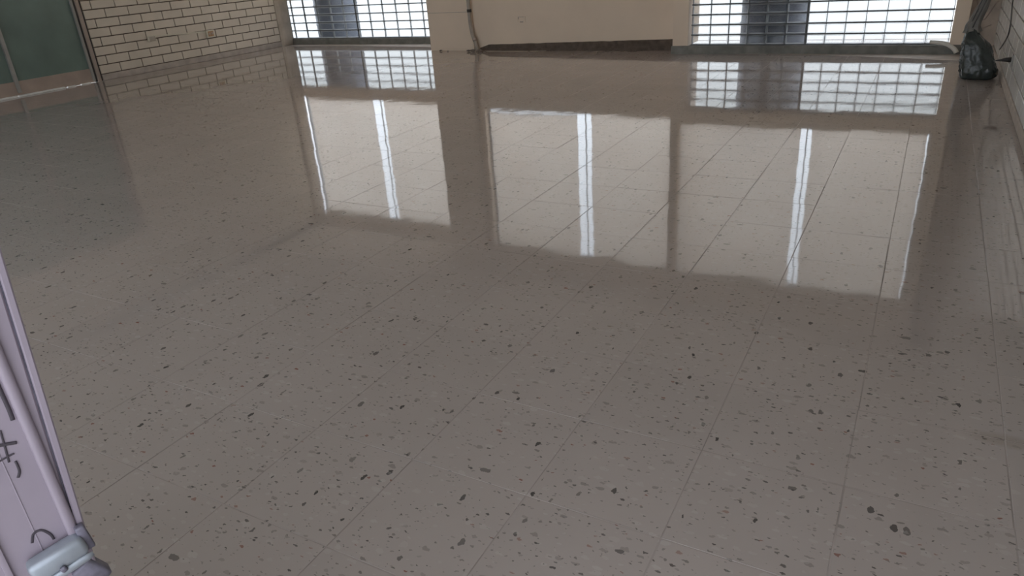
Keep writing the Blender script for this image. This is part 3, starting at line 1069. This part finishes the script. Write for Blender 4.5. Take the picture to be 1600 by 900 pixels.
# outlet plate with a plug on the right wall, and the hanging cable
t_ = empty('power_outlet', (XR - 0.014, 7.62, 0.245))
tag(t_, 'grey outlet plate with dark plug on the white right wall', 'outlet')
obj('face_plate', boxes(((-0.012, -0.05, 0), (0.0, 0.05, 0.10)), bevel=0.004), M['alu'], t_)
bm = bmesh.new(); tube(bm, [Vector((-0.012, 0, 0.05)), Vector((-0.05, 0.0, 0.05)), Vector((-0.09, 0.0, 0.046)), Vector((-0.125, 0.0, 0.042))], [0.022, 0.018, 0.009, 0.004], 10)
obj('plug', bm, M['black'], t_, True)
bm = bmesh.new()
tube(bm, spline([(XR - 0.03, 8.72, 1.6), (XR - 0.03, 8.70, 1.1), (XR - 0.028, 8.66, 0.70), (XR - 0.028, 8.40, 0.52), (XR - 0.03, 8.33, 0.42), (XR - 0.03, 8.62, 0.30), (XR - 0.03, 8.95, 0.20)], 8), 0.006, 8)
tag(obj('hanging_cable', bm, M['cable'], None, True), 'thin dark cable hanging down the white right wall', 'cable')
# dark scratches / loose wire in the stained corner plaster
for i, pl in enumerate((((0.40, 0.60), (0.47, 0.42), (0.52, 0.36), (0.60, 0.52), (0.63, 0.55)), ((0.42, 0.20), (0.50, 0.25), (0.60, 0.30)))):
    bm = bmesh.new()
    tube(bm, spline([(x, YB_R + 0.113, z) for x, z in pl], 6), 0.006, 6)
    tag(obj('loose_wire', bm, M['rail'], None, True), ('brown loose wire stretched over the stained corner plaster, upper one' if i == 0 else 'brown loose wire stretched over the stained corner plaster, lower one'), 'wire')

# ------------------------------------------------------------------ outdoors
g_ = obj('ground', boxes(((-80, YB_L + 0.22, -0.25), (60, 90, -0.06)), ((-7.0, YB_R + 0.28, -0.25), (60, YB_L + 0.22, -0.06)), ((-80, -40, -0.25), (60, YN - 0.22, -0.06)), ((-80, YN - 0.22, -0.25), (XL - 0.25, YB_L + 0.22, -0.06)), ((XR + 0.25, YN - 0.22, -0.25), (60, YB_R + 0.28, -0.06))), M['outdoor_ground'])
tag(g_, 'pale bright paving outside the glass-block windows', 'ground', 'structure')
for x, y, lab in ((-10.57, YB_L + 0.70, 'dark blue-grey round drum outside, seen through the left glass blocks'), (-1.87, YB_R + 0.70, 'dark blue-grey round drum outside, seen through the right glass blocks')):
    c_ = empty('outdoor_drum', (x, y, -0.06))
    tag(c_, lab, 'drum', group='drums outside the far windows')
    bm = bmesh.new()
    tube(bm, [(0, 0, z) for z in (0.0, 0.03, 0.36, 0.38, 0.40, 0.72, 0.74, 0.76, 1.08, 1.10)], [0.42, 0.43, 0.43, 0.445, 0.43, 0.43, 0.445, 0.43, 0.43, 0.42], 40)
    obj('drum_body', bm, M['blue_grey'], c_, True)
    bm = bmesh.new()
    tube(bm, [(0, 0, 1.09), (0, 0, 1.125), (0, 0, 1.13)], [0.445, 0.445, 0.43], 40)
    obj('lid', bm, M['blue_grey'], c_, True)
bld = empty('white_building', (-18, 34, -0.06))
tag(bld, 'white building across the yard seen through the glass blocks', 'building')
obj('wall', boxes(((-32, 0, 0), (44, 6, 5.6))), M['white_wall'], bld)
obj('roof_edge', boxes(((-32.2, -0.4, 5.6), (44.2, 6.2, 5.9))), M['white_wall'], bld)
wme = mesh_of('window', boxes(((-0.7, -0.05, 0), (0.7, 0.02, 1.3))), M['dark_glass'])
for i in range(12):
    link('window', wme, bld, (-28 + i * 5.6, 0, 1.1))
